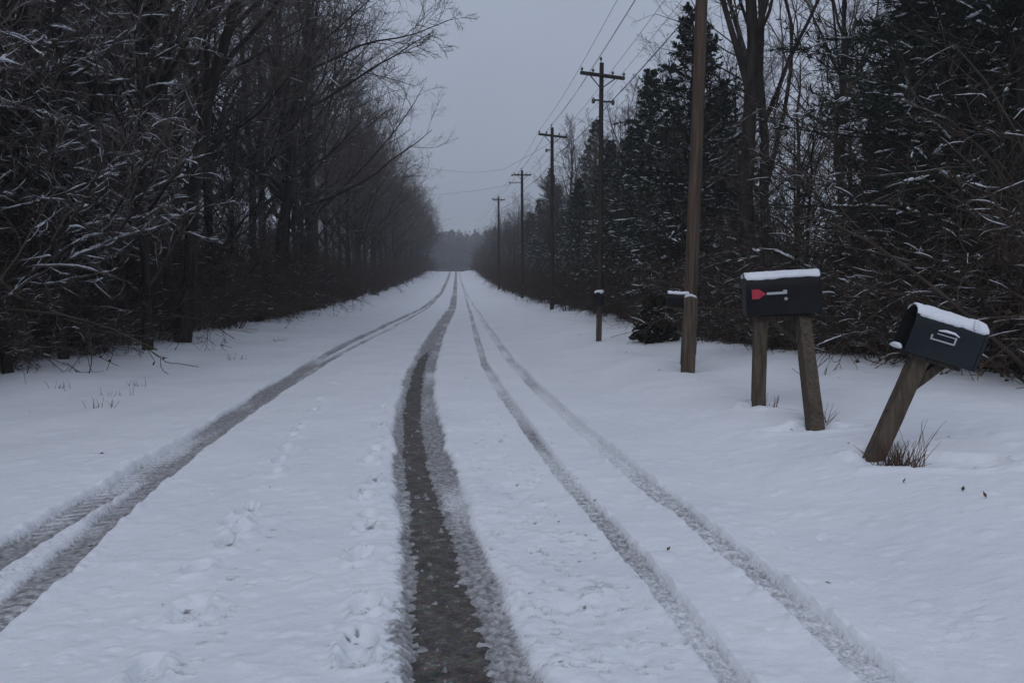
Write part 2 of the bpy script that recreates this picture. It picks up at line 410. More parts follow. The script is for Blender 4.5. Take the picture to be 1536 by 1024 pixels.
# asphalt under the snow, the same rows so that it never pokes through by chance
rx = np.array([-3.3, -2, -1, 0, .7, 1.3])
RX, RY = np.meshgrid(rx, ys[(ys > -20) & (ys < 175)])
RZ = np.interp(RY, _ty, _tz) + FLOOR
n0, n1 = RX.shape
ii = np.arange(n0 - 1)[:, None] * n1 + np.arange(n1 - 1)[None, :]
road = obj('road', build_mesh('road', [(np.stack([RX, RY, RZ], -1).reshape(-1, 3), np.stack([ii, ii + 1, ii + n1 + 1, ii + n1], -1).reshape(-1, 4))], M_asphalt))
tag(road, kind='structure')

def gz(x, y):
    """height of the finished snow surface"""
    j = min(max(np.searchsorted(xs, x), 1), len(xs) - 1); i = min(max(np.searchsorted(ys, y), 1), len(ys) - 1)
    fx = (x - xs[j - 1]) / (xs[j] - xs[j - 1]); fy = (y - ys[i - 1]) / (ys[i] - ys[i - 1])
    return float((Z[i - 1, j - 1] * (1 - fx) + Z[i - 1, j] * fx) * (1 - fy) + (Z[i, j - 1] * (1 - fx) + Z[i, j] * fx) * fy)

# ------------------------------------------------------------------ branching plants
def grow(P, Rr, rng, k, t0, t1, lenf, ang, nseg, wander, up, rr, rend, flat=None, curl=0.):
    B, n = P.shape[:2]
    idx = np.repeat(np.arange(B), k)
    t = t0 + (t1 - t0) * (np.tile(np.arange(k), B) + rng.random(B * k)) / k
    f = np.clip(t * (n - 1), 0, n - 1.001); i = f.astype(int); w = (f - i)[:, None]
    st = P[idx, i] * (1 - w) + P[idx, i + 1] * w
    tg = norm(P[idx, i + 1] - P[idx, i]); r = Rr[idx, i] * (1 - w[:, 0]) + Rr[idx, i + 1] * w[:, 0]
    L = np.linalg.norm(np.diff(P, axis=1), axis=2).sum(1)[idx] * lenf(t) * rng.uniform(.65, 1.2, len(idx))
    rv = rng.normal(size=(len(idx), 3))
    if flat is not None: rv[:, 2] *= flat
    pp = norm(rv - (rv * tg).sum(1, keepdims=True) * tg)
    a = rng.uniform(ang[0], ang[1], len(idx))[:, None]
    d = np.cos(a) * tg + np.sin(a) * pp
    bend = curl * rng.normal(size=d.shape)
    pts = [st]; pos = st
    for s in range(nseg):
        d = norm(d + bend + wander * rng.normal(size=d.shape) + np.array([0, 0, up]))
        pos = pos + d * (L / nseg)[:, None]; pts.append(pos)
    Q = np.stack(pts, 1)
    r0 = np.maximum(r * rr, rend * 1.2)
    RR = r0[:, None] + (rend - r0)[:, None] * (np.linspace(0, 1, nseg + 1)[None, :] ** .8)
    return Q, RR

def snow_on(Ps, rng, prob, rs, maxslope=.55, nmax=4000, length=(.07, .30)):
    """slim ridges of snow lying along the flatter runs of the branches"""
    out, rad_ = [], []
    t = np.linspace(0, 1, 9)
    for (P, Rr, pr) in Ps:
        B, n = P.shape[:2]
        Ls = np.linalg.norm(np.diff(P, axis=1), axis=2).sum(1)
        want = np.maximum(Ls / .30, .2) * prob * pr
        k = np.floor(want + rng.random(B)).astype(int)
        idx = np.repeat(np.arange(B), k)
        if not len(idx): continue
        ln = np.minimum(rng.uniform(*length, len(idx)) / Ls[idx], .8)
        a = rng.random(len(idx)) * (1 - ln)
        f = np.clip((a[:, None] + ln[:, None] * t) * (n - 1), 0, n - 1.001); i = f.astype(int); w = f - i
        q = P[idx[:, None], i] * (1 - w[..., None]) + P[idx[:, None], i + 1] * w[..., None]
        r = Rr[idx[:, None], i]
        d = q[:, -1] - q[:, 0]; ok = np.abs(d[:, 2]) < maxslope * np.linalg.norm(d, axis=1)
        out.append(q[ok]); rad_.append(r[ok])
    Q = np.concatenate(out); r = np.concatenate(rad_)
    if len(Q) > nmax: s_ = rng.permutation(len(Q))[:nmax]; Q, r = Q[s_], r[s_]
    N = len(Q)
    rsz = rs * (.25 + .85 * rng.random(N) ** 1.6)
    prof = np.array([.25, .75, .9, 1, .9, 1, .9, .7, .2])[None] * rng.uniform(.6, 1.3, (N, 9)) * rsz[:, None]
    Q = Q.copy(); Q[:, :, 2] += r + prof * .5 + (rng.normal(size=(N, 1)) * .10) * (np.linspace(0, 1, 9) * np.linspace(1, 0, 9) * 4)[None] * (.3 * length[1])
    Q[:, :, :2] += rng.normal(size=(N, 9, 2)) * rs * .22
    return tubes(Q, prof, 4)

def trunk_line(rng, H, r0, lean=(0, 0), wob=.02, n=10, rtop=.12):
    t = np.linspace(0, 1, n)
    P = np.zeros((1, n, 3)); P[0, :, 2] = t * H - .15
    P[0, :, 0] = lean[0] * H * t ** 1.2 + np.cumsum(rng.normal(size=n)) * wob * H * .3
    P[0, :, 1] = lean[1] * H * t ** 1.2 + np.cumsum(rng.normal(size=n)) * wob * H * .3
    P[0, :, :2] -= P[0, 0, :2]
    Rr = (r0 * ((1 - t) ** .8 * (1 - rtop) + rtop))[None, :].copy(); Rr[0, 0] *= 1.35
    return P, Rr

def make_bare(name, seed, H, r0, lean=(0, 0), limbs=13, t0=.22, ang=(.45, 1.1), up=.07, brn=8, twg=7, fin=5, snow=.10, rs=.016, mat=None, limblen=.62, fine_r=.0035, wand=.11, curl=.08):
    rng = np.random.default_rng(seed)
    P0, R0 = trunk_line(rng, H, r0, lean)
    P1, R1 = grow(P0, R0, rng, limbs, t0, .98, lambda t: limblen * (1.12 - .75 * t), ang, 8, wand, up, .62, .010)
    P2, R2 = grow(P1, R1, rng, brn, .15, 1., lambda t: .50 * (1.15 - .6 * t), (.4, 1.0), 6, .10, up * .7, .6, .006, curl=curl)
    P3, R3 = grow(P2, R2, rng, twg, .15, 1., lambda t: .45 * (1.2 - .6 * t), (.4, 1.0), 5, .11, up * .5, .62, fine_r * 1.1, curl=curl)
    P4, R4 = grow(P3, R3, rng, fin, .2, 1., lambda t: .50 * (1.2 - .5 * t), (.35, .9), 3, .18, up * .4, .7, fine_r * .8)
    mt = mat or M_twig
    root = empty(name)
    obj('trunk', build_mesh(name + '_trunk', [tubes(P0, R0, 9)], M_bark), root)
    obj('crown', build_mesh(name + '_crown', [tubes(P1, R1, 6) + (0,), tubes(P2, R2, 4) + (1,), tubes(P3, R3, 3) + (1,), tubes(P4, R4, 3) + (1,)], [M_bark, mt]), root)
    if snow:
        tag(obj('snow', build_mesh(name + '_snow', [snow_on([(P1, R1, 1.2), (P2, R2, 1.), (P3, R3, .5)], rng, snow * 1.3, rs), snow_on([(P1, R1, 1.), (P2, R2, 1.), (P3, R3, 1.)], rng, snow * 1.5, .0050, .75, 3000, (.10, .4))], M_clump), root), kind='stuff')
    return root

def leaf_quads(P, rng, size, flat=.6, per=1, aspect=.35):
    """small leaf or needle-spray quads scattered at points P (N,3) with directions D"""
    pts, D = P
    N = len(pts)
    d = norm(D + .45 * rng.normal(size=D.shape)); s = norm(np.cross(d, rng.normal(size=d.shape) * [1, 1, flat] + [0, 0, .6]))
    L = size * rng.uniform(.6, 1.3, N)[:, None]; Wd = L * aspect * rng.uniform(.7, 1.3, N)[:, None]
    a = pts; b = pts + d * L * .5 + s * Wd; c = pts + d * L; e = pts + d * L * .5 - s * Wd
    V = np.stack([a, b, c, e], 1).reshape(-1, 3)
    return V, np.arange(N * 4).reshape(N, 4)

def sample_along(P, rng, k):
    B, n = P.shape[:2]
    idx = np.repeat(np.arange(B), k); f = rng.random(B * k) * (n - 1.001); i = f.astype(int); w = (f - i)[:, None]
    return P[idx, i] * (1 - w) + P[idx, i + 1] * w, norm(P[idx, i + 1] - P[idx, i])

def make_conifer(name, seed, H, Rm, nb=130, droop=-.10, tip=.05, z0=.06, power=.85, mat=None, leaf=.085, twk=11, lk=9, snow=.12, rs=.03, r0=.13, lean=(0, 0), irregular=.3, aspect=.35, upang=0.):
    rng = np.random.default_rng(seed)
    P0, R0 = trunk_line(rng, H, r0, lean, .006, 10, .05)
    t = z0 + (1 - z0) * (np.arange(nb) / nb) ** 1.05
    az = np.arange(nb) * 2.39996 + rng.normal(size=nb) * .4
    L = Rm * np.maximum((1 - t), .03) ** power * rng.uniform(1 - irregular, 1 + irregular * .6, nb) + .06
    f = t * 9; i = np.minimum(f.astype(int), 8); w = (f - i)[:, None]
    st = P0[0, i] * (1 - w) + P0[0, i + 1] * w
    el = upang + droop + .75 * t ** 1.6 + rng.normal(size=nb) * .10
    d = np.stack([np.cos(az) * np.cos(el), np.sin(az) * np.cos(el), np.sin(el)], 1)
    pts = [st]; pos = st
    for s in range(6):
        d = norm(d + .05 * rng.normal(size=d.shape) + np.array([0, 0, droop * .35 if s < 3 else tip]))
        pos = pos + d * (L / 6)[:, None]; pts.append(pos)
    P1 = np.stack(pts, 1); R1 = np.linspace(1, .25, 7)[None, :] * (.008 + .012 * L / Rm)[:, None]
    P2, R2 = grow(P1, R1, rng, twk, .12, 1., lambda t: .42 * (1.15 - .65 * t), (.5, .95), 3, .10, -.03, .5, .003, flat=.3)
    root = empty(name)
    obj('trunk', build_mesh(name + '_trunk', [tubes(P0, R0, 8)], M_bark), root)
    q1 = leaf_quads(sample_along(P2, rng, lk), rng, leaf, aspect=aspect)
    q2 = leaf_quads(sample_along(P1[:, 2:], rng, lk * 3), rng, leaf, aspect=aspect)
    obj('crown', build_mesh(name + '_crown', [tubes(P1, R1, 4) + (1,), tubes(P2, R2, 3) + (1,), q1 + (0,), q2 + (0,)], [mat or M_needle, M_bark], smooth=False), root)
    if snow:
        tag(obj('snow', build_mesh(name + '_snow', [snow_on([(P1[:, 2:], R1[:, 2:] + .01, 1.6), (P2, R2, .5)], rng, snow * 1.5, rs, .42), snow_on([(P2, R2, 1.)], rng, snow * 2.2, .009, .35, 2500, (.05, .16))], M_clump), root), kind='stuff')
    return root

def make_shrub(name, seed, H, spread, stems=16, leaves=0, snow=.08, rs=.012, mat=None, arch=-.05, fine=5):
    rng = np.random.default_rng(seed)
    az = rng.uniform(0, 2 * math.pi, stems); tilt = rng.uniform(.05, .75, stems)
    d = np.stack([np.cos(az) * np.sin(tilt), np.sin(az) * np.sin(tilt), np.cos(tilt)], 1)
    pos = np.stack([np.cos(az), np.sin(az), np.zeros(stems)], 1) * rng.uniform(0, spread * .35, stems)[:, None]; pos[:, 2] = -.06
    L = H * rng.uniform(.6, 1.2, stems); pts = [pos]; cb = .09 * rng.normal(size=d.shape)
    for s in range(7):
        d = norm(d + cb + .08 * rng.normal(size=d.shape) + np.array([0, 0, arch * (s / 3.)]))
        pos = pos + d * (L / 7)[:, None]; pts.append(pos)
    P1 = np.stack(pts, 1); R1 = np.linspace(1, .3, 8)[None, :] * rng.uniform(.006, .014, stems)[:, None] * (H / 1.6)
    P2, R2 = grow(P1, R1, rng, 7, .2, 1., lambda t: .48 * (1.1 - .5 * t), (.4, 1.15), 6, .10, -.02, .6, .0035, curl=.16)
    P3, R3 = grow(P2, R2, rng, fine, .15, 1., lambda t: .55 * (1.1 - .5 * t), (.4, 1.1), 5, .12, -.02, .65, .0026, curl=.22)
    root = empty(name)
    parts = [tubes(P1, R1, 5) + (0,), tubes(P2, R2, 3) + (0,), tubes(P3, R3, 3) + (0,)]
    obj('stems', build_mesh(name + '_stems', parts, [mat or M_brush]), root)
    if leaves:
        obj('dry_leaves', build_mesh(name + '_leaves', [leaf_quads(sample_along(P3, rng, leaves), rng, .032, 1, aspect=.45)], M_dryleaf, False), root)
    if snow:
        tag(obj('snow', build_mesh(name + '_snow', [snow_on([(P1, R1, 1.), (P2, R2, 1.), (P3, R3, .35)], rng, snow * .45, rs * .75, .6), snow_on([(P1, R1, 1.), (P2, R2, 1.), (P3, R3, .9)], rng, snow * 2.8, .0030, .5, 2200, (.06, .26))], M_clump), root), kind='stuff')
    return root

used = set()
def put(proto, x, y, s=1., rz=0., label=None, cat=None, group=None, tilt=(0, 0), sz=None):
    if proto.name not in used:
        used.add(proto.name); o = proto
    else: o = copy_tree(proto)
    o.location = (x, y, gz(x, y)); o.rotation_euler = (tilt[0], tilt[1], rz); o.scale = (s, s, sz or s)
    tag(o, label, cat, group)
    return o

rng = np.random.default_rng(11)
rnd = random.Random(3)
def rot(): return rnd.uniform(0, 6.283)
def X_at(px, d): return (px - VPX) / F_PX * d

far_brush = []
# ---- prototypes (each is used for the first tree of its kind)
bare = [make_bare('bare_tree', 100 + i, H, r, ln, limbs=lb, snow=.05, rs=.011, fin=6) for i, (H, r, ln, lb) in enumerate([(12.5, .15, (.02, 0), 15), (11.5, .13, (-.05, .03), 15), (13, .17, (.03, .02), 14), (12, .14, (.06, 0), 16)])]
young = [make_bare('young_tree', 120 + i, H, r, ln, limbs=22, t0=.12, ang=(.6, 1.2), up=.05, brn=7, twg=6, fin=4, snow=.62 if i < 3 else .05, rs=.0155 if i < 3 else .010, limblen=.40, curl=.12) for i, (H, r, ln) in enumerate([(6.0, .06, (.05, 0)), (5.0, .05, (-.06, .05)), (7.0, .075, (.0, .04)), (6.5, .06, (.03, .0)), (6, .055, (-.03, .03))])]
pale = [make_bare('pale_tree', 130 + i, H, .10, (0, 0), limbs=15, ang=(.3, .7), up=.10, snow=0, mat=M_pale, limblen=.5) for i, H in enumerate([8.5, 9.5])]
spruce = [make_conifer('spruce_tree', 140 + i, H, Rm, nb=nb, power=.80, irregular=.42, z0=.14, snow=.32, rs=.022, leaf=.085, twk=12, lk=20, aspect=.15) for i, (H, Rm, nb) in enumerate([(6.7, 2.5, 130), (9.0, 2.6, 150), (7.5, 2.1, 130)])]
cedar = [make_conifer('cedar_tree', 150 + i, H, Rm, nb=150, droop=.25, tip=.10, z0=.02, power=.6, mat=M_cedar, leaf=.11, twk=10, lk=14, snow=.05, rs=.014, aspect=.22) for i, (H, Rm) in enumerate([(8.5, 1.9), (7.5, 1.7)])]
shrub = [make_shrub('shrub', 160 + i, H, sp, st, lv, sn, .012) for i, (H, sp, st, lv, sn) in enumerate([(1.7, .8, 16, 0, .20), (2.2, 1., 18, 1, .18), (1.3, .8, 18, 0, .22), (2.6, 1.1, 16, 0, .18), (1.5, .7, 14, 2, .16), (1.6, .8, 16, 0, .02), (2.2, 1., 18, 1, .02), (1.3, .8, 18, 1, .03)])]

GL, GLF = 'bare trees in the wood left of the road', 'hazy bare trees far down the left side'
# ---- left wood: the trees one can tell apart
hero_lean = make_bare('bare_tree', 201, 13, .125, (.22, .03), limbs=15, t0=.28, ang=(.35, .9), snow=.05, rs=.014, limblen=.6)
put(hero_lean, X_at(283, 14.5), 14.5, 1, 0, 'thick dark bare trunk leaning toward the road among snowy branches on the left', 'tree')
hero_str = make_bare('bare_tree', 202, 13, .105, (.0, .0), limbs=14, t0=.3, ang=(.4, 1.0), snow=.05, rs=.014)
put(hero_str, X_at(272, 16.5), 16.5, 1, 1.0, 'upright dark bare tree just behind the leaning trunk left of the road', 'tree')
hero_over = make_bare('bare_tree', 203, 13.5, .17, (.09, .02), limbs=17, t0=.25, ang=(.5, 1.15), snow=.0, limblen=.50, up=.04, twg=8, fin=7, fine_r=.0055)
put(hero_over, -5.9, 26, 1, 0, 'bare tree spreading fine branches over the road against the sky', 'tree')
put(bare[0], -5.9, 31, 1.0, .3, 'tall bare tree behind the one spreading over the road', 'tree')
for (px, d, k, lab) in [(235, 12.6, 2, 'slim upright bare sapling at the edge of the snowy left verge'), (118, 11.2, 0, 'short dark sapling trunk standing in the snow left of the slim sapling'), (40, 9.2, 1, 'snow dashed young tree nearest the left picture edge')]:
    put(young[k], X_at(px, d), d, rnd.uniform(.9, 1.1), rot(), lab, 'tree')
GY = 'snow dusted young trees at the left wood edge'
for d in np.arange(6.4, 30, 1.15):
    x = -5.9 - rnd.uniform(0, 2.6)
    put(rnd.choice(young[:3] if d < 15 else young[3:]), x, d + rnd.uniform(-.4, .4), rnd.uniform(.8, 1.25), rot(), 'young bare tree with snow lying on its branches at the left wood edge', 'tree', GY, (rnd.uniform(-.12, .12), rnd.uniform(-.12, .12)))
for d in np.arange(7, 60, 2.0):
    for x0 in (-6.6, -9.2, -12.5):
        if x0 < -9 and d > 24: continue
        if x0 < -7 and d > 24 and int(d * 2) % 3 == 0: continue
        if abs(d - 25) < 1.3 and x0 > -7: continue
        put(rnd.choice(bare), x0 + rnd.uniform(-1, .5), d + rnd.uniform(-.9, .9), rnd.uniform(.82, 1.05), rot(), 'bare dark tree packed among others in the wood left of the road', 'tree', GL)
for d in np.arange(61, 172, 3.4):
    for x0 in (-6.1, -8.8):
        put(rnd.choice(bare), x0 + rnd.uniform(-.9, .4), d + rnd.uniform(-1.2, 1.2), rnd.uniform(.75, .98), rot(), 'bare tree fading into haze far down the left side of the road', 'tree', GLF)
for d in np.arange(4.5, 30, 2.1):
    for x0 in (-8.2, -11, -14.5):
        if x0 > -9 and d > 15: continue
        put(rnd.choice(cedar), x0 + rnd.uniform(-.8, .8), d + rnd.uniform(-.7, .7), rnd.uniform(.85, 1.2), rot(), 'dark cedar filling the depth of the wood left of the road', 'tree', 'cedars deep in the left wood')

for d in np.arange(9, 62, 1.9):
    for x0 in (-7.6, -10.5):
        if d > 26: far_brush.append((x0 + rnd.uniform(-.8, .8), d, rnd.uniform(1.3, 1.9), rot())); continue
        put(rnd.choice(shrub[5:]), x0 + rnd.uniform(-.8, .8), d + rnd.uniform(-.6, .6), rnd.uniform(1.3, 1.9), rot(), 'dark brush growing between the trunks deep in the left wood', 'shrub', 'brush deep in the left wood')
GS = 'brushy shrubs along the left wood edge'
for d in list(np.arange(5.5, 30, .85)) + list(np.arange(30, 46, 1.5)):
    x = -5.35 - rnd.uniform(0, 1.5)
    put(rnd.choice(shrub[:5] if d < 13 else shrub[5:]), x, d, rnd.uniform(.75, 1.2), rot(), 'leafless brown shrub at the foot of the left wood', 'shrub', GS)
for d in np.arange(6.2, 34, .52):
    put(rnd.choice((shrub[0], shrub[2], shrub[3], shrub[5], shrub[7])), -5.35 - rnd.uniform(0, .75), d + rnd.uniform(-.2, .2), rnd.choice((.35, .45, .6, .8)) * rnd.uniform(.85, 1.1), rot(), 'low scrubby brush sprouting from the snow at the foot of the left wood', 'shrub', 'low scrub fringing the left wood')
for d in np.arange(34, 170, 1.9):
    far_brush.append((-5.3 - rnd.uniform(0, 1.6), d, rnd.uniform(1.2, 1.9), rot()))

# ---- right side
put(spruce[0], X_at(1040, 17.5), 17.5, 1.08, .4, 'dark snow flecked spruce directly behind the nearest utility pole', 'tree')
put(spruce[2], X_at(976, 23), 23, .98, 1.2, 'pointed spruce between the nearest pole and the second pole', 'tree')
for (px, d, k, sc, lab) in [(948, 27, 0, .95, 'broad dark spruce low between the second pole and the pointed spruce'), (1088, 20.5, 2, .86, 'dark spruce between the nearest pole and the thick trunked bare tree'), (868, 36, 2, .78, 'short dark spruce left of the second utility pole'), (1010, 21, 1, .66, 'small dark spruce just left of the nearest utility pole')]:
    put(spruce[k], X_at(px, d), d, sc, rot(), lab, 'tree')
put(spruce[1], X_at(893, 41), 41, 1.06, 2.2, 'grey green spruce behind the second utility pole', 'tree')
put(pale[0], X_at(936, 37), 37, 1.15, .5, 'pale feathery bare tree just right of the second utility pole', 'tree')
put(pale[1], X_at(853, 48), 48, 1.05, .5, 'pale feathery bare tree just right of the third utility pole', 'tree')
vase = make_bare('bare_tree', 211, 13, .17, (.0, .02), limbs=13, t0=.30, ang=(.22, .55), up=.10, brn=8, twg=7, fin=4, snow=.02, rs=.012, limblen=.62)
put(vase, X_at(1132, 15), 15, 1, .3, 'dark thick trunked bare tree above the upright mailbox', 'tree')
vase2 = make_bare('bare_tree', 212, 12.5, .12, (.03, .0), limbs=13, t0=.22, ang=(.25, .6), up=.10, brn=8, twg=7, fin=4, snow=.02, rs=.012, limblen=.62)
put(vase2, X_at(1163, 16.5), 16.5, 1, 2., 'thinner forked bare tree right beside the thick trunked one', 'tree')
put(vase2, X_at(1268, 21), 21, 1, 4., 'bare tree with upswept limbs between the forked tree and the big pine', 'tree')
pine = [make_conifer('pine_tree', 221, 9.5, 2.7, nb=120, droop=.02, tip=.05, z0=.05, power=.55, leaf=.12, twk=13, lk=24, snow=.24, rs=.022, irregular=.5, aspect=.075, r0=.16),
        make_conifer('pine_tree', 222, 10.5, 2.6, nb=120, droop=.05, tip=.05, z0=.05, power=.55, leaf=.12, twk=13, lk=22, snow=.18, rs=.022, irregular=.5, aspect=.075, r0=.17)]
put(pine[0], X_at(1440, 10.2), 10.2, 1, 0, 'big dark pine with snowy drooping boughs behind the leaning mailbox', 'tree')
put(pine[1], X_at(1560, 9.0), 9.0, 1, 1, 'dark pine reaching in at the right picture edge', 'tree')
put(pine[1], X_at(1470, 14.5), 14.5, 1, 3, 'tall dark pine hidden behind the big snowy pine', 'tree')
put(pine[0], X_at(1385, 18), 18, .95, 2, 'dark pine seen past the left side of the big snowy pine', 'tree')
for (px, d) in [(1375, 17), (1420, 15.5), (1465, 18), (1510, 13.5), (1545, 16), (1590, 12)]:
    put(rnd.choice(cedar), X_at(px, d), d, rnd.uniform(.85, 1.1), rot(), 'dark cedar filling the gaps behind the big snowy pine', 'tree', 'cedars behind the big pine on the right')
GR, GRF = 'bare trees in the right thicket', 'hazy trees far down the right side'
for d in np.arange(12, 34, 2.2):
    for x0 in (2.6, 5.6):
        x = float(xr_edge(d)) + x0 + rnd.uniform(-.6, .8)
        px = VPX + F_PX * x / d
        put(rnd.choice(young[3:]), x, d + rnd.uniform(-.7, .7), rnd.uniform(.6, .85), rot(), 'young bare tree in the brown thicket right of the road', 'tree', GR)
for d in np.arange(30, 62, 3.1):
    for x0 in (6.9, 9.6):
        k = rnd.random()
        x = x0 + rnd.uniform(-.5, 1.0); y = d + rnd.uniform(-1, 1)
        if k < .45: put(rnd.choice(spruce), x, y, rnd.uniform(.78, 1.02), rot(), 'spruce standing in the row of trees along the right side', 'tree', 'spruces along the right side')
        else: put(rnd.choice(pale), x, y, rnd.uniform(.68, .95), rot(), 'pale bare tree standing in the row along the right side', 'tree', 'pale bare trees along the right side')
for d in np.arange(62, 172, 3.6):
    for x0 in (4.2, 6.9, 9.2):
        x = x0 + rnd.uniform(-.5, .8); y = d + rnd.uniform(-1.2, 1.2)
        sc_ = .5 if x0 < 5 else 1.
        if rnd.random() < .3: put(rnd.choice(spruce), x, y, sc_ * rnd.uniform(.65, .9), rot(), 'dim tree fading into haze far down the right side of the road', 'tree', GRF)
        else: put(rnd.choice(bare), x, y, sc_ * rnd.uniform(.5, .68), rot(), 'dim tree fading into haze far down the right side of the road', 'tree', GRF)

for (px, d, s_) in [(1105, 24, .66), (1215, 26, .66), (1300, 22, .6), (1345, 26, .75), (1070, 30, .8), (1010, 33, .8)]:
    put(rnd.choice(bare), X_at(px, d), d, s_, rot(), 'bare tree with lacy twigs against the sky behind the right thicket', 'tree', 'lacy bare trees behind the right thicket')
GSR = 'brown brush along the right tree line'
for d in list(np.arange(5.6, 22, .50)) + list(np.arange(22, 70, 1.2)) + list(np.arange(70, 165, 3.4)):
    for row in range(3 if d < 22 else 2 if d < 50 else 1):
        x = float(xr_edge(d)) + .45 + row * 1.0 + rnd.uniform(0, .7)
        low = 1.
        if any(abs(x - X_at(q, dq)) < .7 and abs(d - dq) < .9 for q, dq in ((900, 18.), (828, 28.), (783, 42.), (748, 62.))): continue
        if 10.3 < d < 24: low = min(low, .62); x += .25
        if d > 44: far_brush.append((x, d, rnd.uniform(.8, 1.2), rot())); continue
        put(rnd.choice(shrub[:5] if d < 15 else shrub[5:]), x, d + rnd.uniform(-.3, .3), low * rnd.choice((.5, .7, .85, 1., 1.2)) * rnd.uniform(.85, 1.1) * (1 + .12 * row), rot(), 'tangled leafless brown brush along the right tree line', 'shrub', GSR)
def brush_mass():
    protos = [make_shrub('tmp', 300 + i, 1.9, .9, 16, 0, 0, fine=2) for i in range(3)]; parts = []; data = []
    for p in protos:
        o = p.children[0]; n = len(o.data.vertices); v = np.zeros(n * 3, np.float32); o.data.vertices.foreach_get('co', v)
        f = np.zeros(len(o.data.loops), np.int32); o.data.loops.foreach_get('vertex_index', f); data.append((v.reshape(-1, 3), f.reshape(-1, 4)))
        bpy.data.objects.remove(o); bpy.data.objects.remove(p)
    for k, (x, y, sc, a) in enumerate(far_brush):
        v, f = data[k % 3]; c, sn = math.cos(a), math.sin(a)
        parts.append((np.stack([v[:, 0] * c - v[:, 1] * sn, v[:, 0] * sn + v[:, 1] * c, v[:, 2]], 1) * sc + [x, y, gz(x, y)], f))
    tag(obj('undergrowth', build_mesh('undergrowth', parts, M_brush)), 'hazy mass of leafless undergrowth lining the far road under the trees', 'undergrowth', None, 'stuff')
brush_mass()
# the low rounded evergreen beside the small mailbox
ball = make_conifer('evergreen_shrub', 231, .72, .36, nb=90, droop=.3, z0=.02, power=.30, mat=M_cedar, leaf=.05, twk=9, lk=8, snow=.9, rs=.014, r0=.03, irregular=.15, aspect=.5)
p = at(973, 500, 12.4); put(ball, p.x + .1, 12.4, 1, 0, 'low rounded dark evergreen bush just left of the small post mounted mailbox', 'shrub')

# ------------------------------------------------------------------ utility poles
def make_pole(label, x, y, H, r0, mat, lean=0., arm=None, brackets=(), rz=0., top_pin=True):
    root = empty('utility_pole', (x, y, gz(x, y)), (0, lean, 0)); tag(root, label, 'utility pole', 'utility poles along the right side')
    n = 14; t = np.linspace(0, 1, n); P = np.zeros((1, n, 3)); P[0, :, 2] = -.3 + t * (H + .3)
    P[0, :, 0] = .012 * np.sin(t * 5); rr = (r0 * (1 - .26 * t))[None]
    V, Fq_ = tubes(P, rr, 14); Vt = V[-14:]; cap = (np.concatenate([Vt, [[P[0, -1, 0], 0, H + .01]]]), np.array([[i, (i + 1) % 14, 14] for i in range(14)]))
    obj('post', build_mesh('pole_post', [(V, Fq_), cap], mat), root)
    if arm:
        z, w, tl = arm
        a = obj('crossarm', build_mesh('pole_arm', [box_part(0, -r0 * .9, 0, w, .07, .075)], mat, False), root); a.location = (0, 0, z); a.rotation_euler = (0, tl, 0); bevel_obj(a, .01)
        br = [(np.array([[-w * .3, -r0 * .9 - .06, -.03], [0, -r0 * .8, -.30], [w * .3, -r0 * .9 - .06, -.03]]))[None]]
        obj('arm_brace', build_mesh('pole_brace', [tubes(br[0], np.full((1, 3), .016), 5)], M_iron), a)
        for u in (-.47, -.22, .22, .47):
            Pi = np.array([[[u * w, -r0 * .9, .03], [u * w, -r0 * .9, .06], [u * w, -r0 * .9, .07], [u * w, -r0 * .9, .11], [u * w, -r0 * .9, .13]]])
            obj('insulator', build_mesh('pole_insulator', [tubes(Pi, np.array([[.009, .012, .032, .028, .008]]), 8)], M_ins), a)
    for (bz, bw, side) in brackets:
        b = obj('bracket', build_mesh('pole_bracket', [box_part(side * bw / 2, -.02, 0, bw, .035, .035)], M_iron, False), root); b.location = (0, 0, bz)
        Pi = np.array([[[side * bw, -.02, -.08], [side * bw, -.02, -.06], [side * bw, -.02, .02], [side * bw, -.02, .06]]])
        obj('insulator', build_mesh('pole_knob', [tubes(Pi, np.array([[.012, .042, .042, .012]]), 8)], M_ins), b)
    if top_pin:
        Pi = np.array([[[-.03, 0, H], [-.03, 0, H + .06], [-.03, 0, H + .07], [-.03, 0, H + .12], [-.03, 0, H + .14]]])
        obj('insulator', build_mesh('pole_top_pin', [tubes(Pi, np.array([[.009, .012, .030, .028, .008]]), 8)], M_ins), root)
    return root

def Htop(py, d, x): return CAM_H + (HOR - py) * d / F_PX - gz(x, d)
pd = [(1037.5, 9.15, None), (900, 18., 100), (828, 28., 195), (783, 42., 258), (748, 62., 297)]
labs = ['nearest brown wooden utility pole rising out of the picture right behind the small black mailbox',
        'second utility pole with a long tilted crossarm beside the post mailbox',
        'third utility pole with crossarm in front of a pale feathery tree',
        'fourth utility pole with small brackets on its left, dim in the haze',
        'fifth and most distant utility pole, faint in the haze']
poles = []
for i, (px, d, top) in enumerate(pd):
    x = X_at(px, d)
    if i == 0: p1 = make_pole(labs[0], x, d, 6.9, .086, M_pole, R(1.35), (6.35, 1.3, 0), ()); gw = np.array([[[.02, -.088 + .0036 * k, -.1 + k * .7] for k in range(10)]]); obj('ground_wire', build_mesh('pole_ground_wire', [tubes(gw, np.full((1, 10), .005), 5)], M_iron), p1)
    else:
        H = Htop(top, d, x)
        make_pole(labs[i], x, d, H, .056 + .011 * i, M_pole_far, R(.25 if i == 1 else 0), (H - .30, 1.05, R(6)) if i < 3 else (H - .25, .95, 0), {1: ((H - .85, .20, -1), (H - .88, .26, 1)), 2: ((H - .8, .22, -1),), 3: ((H - .25, .55, -1), (H - .65, .68, -1)), 4: ((H - .15, .5, -1),)}[i])
        poles.append((x, d, H + gz(x, d)))

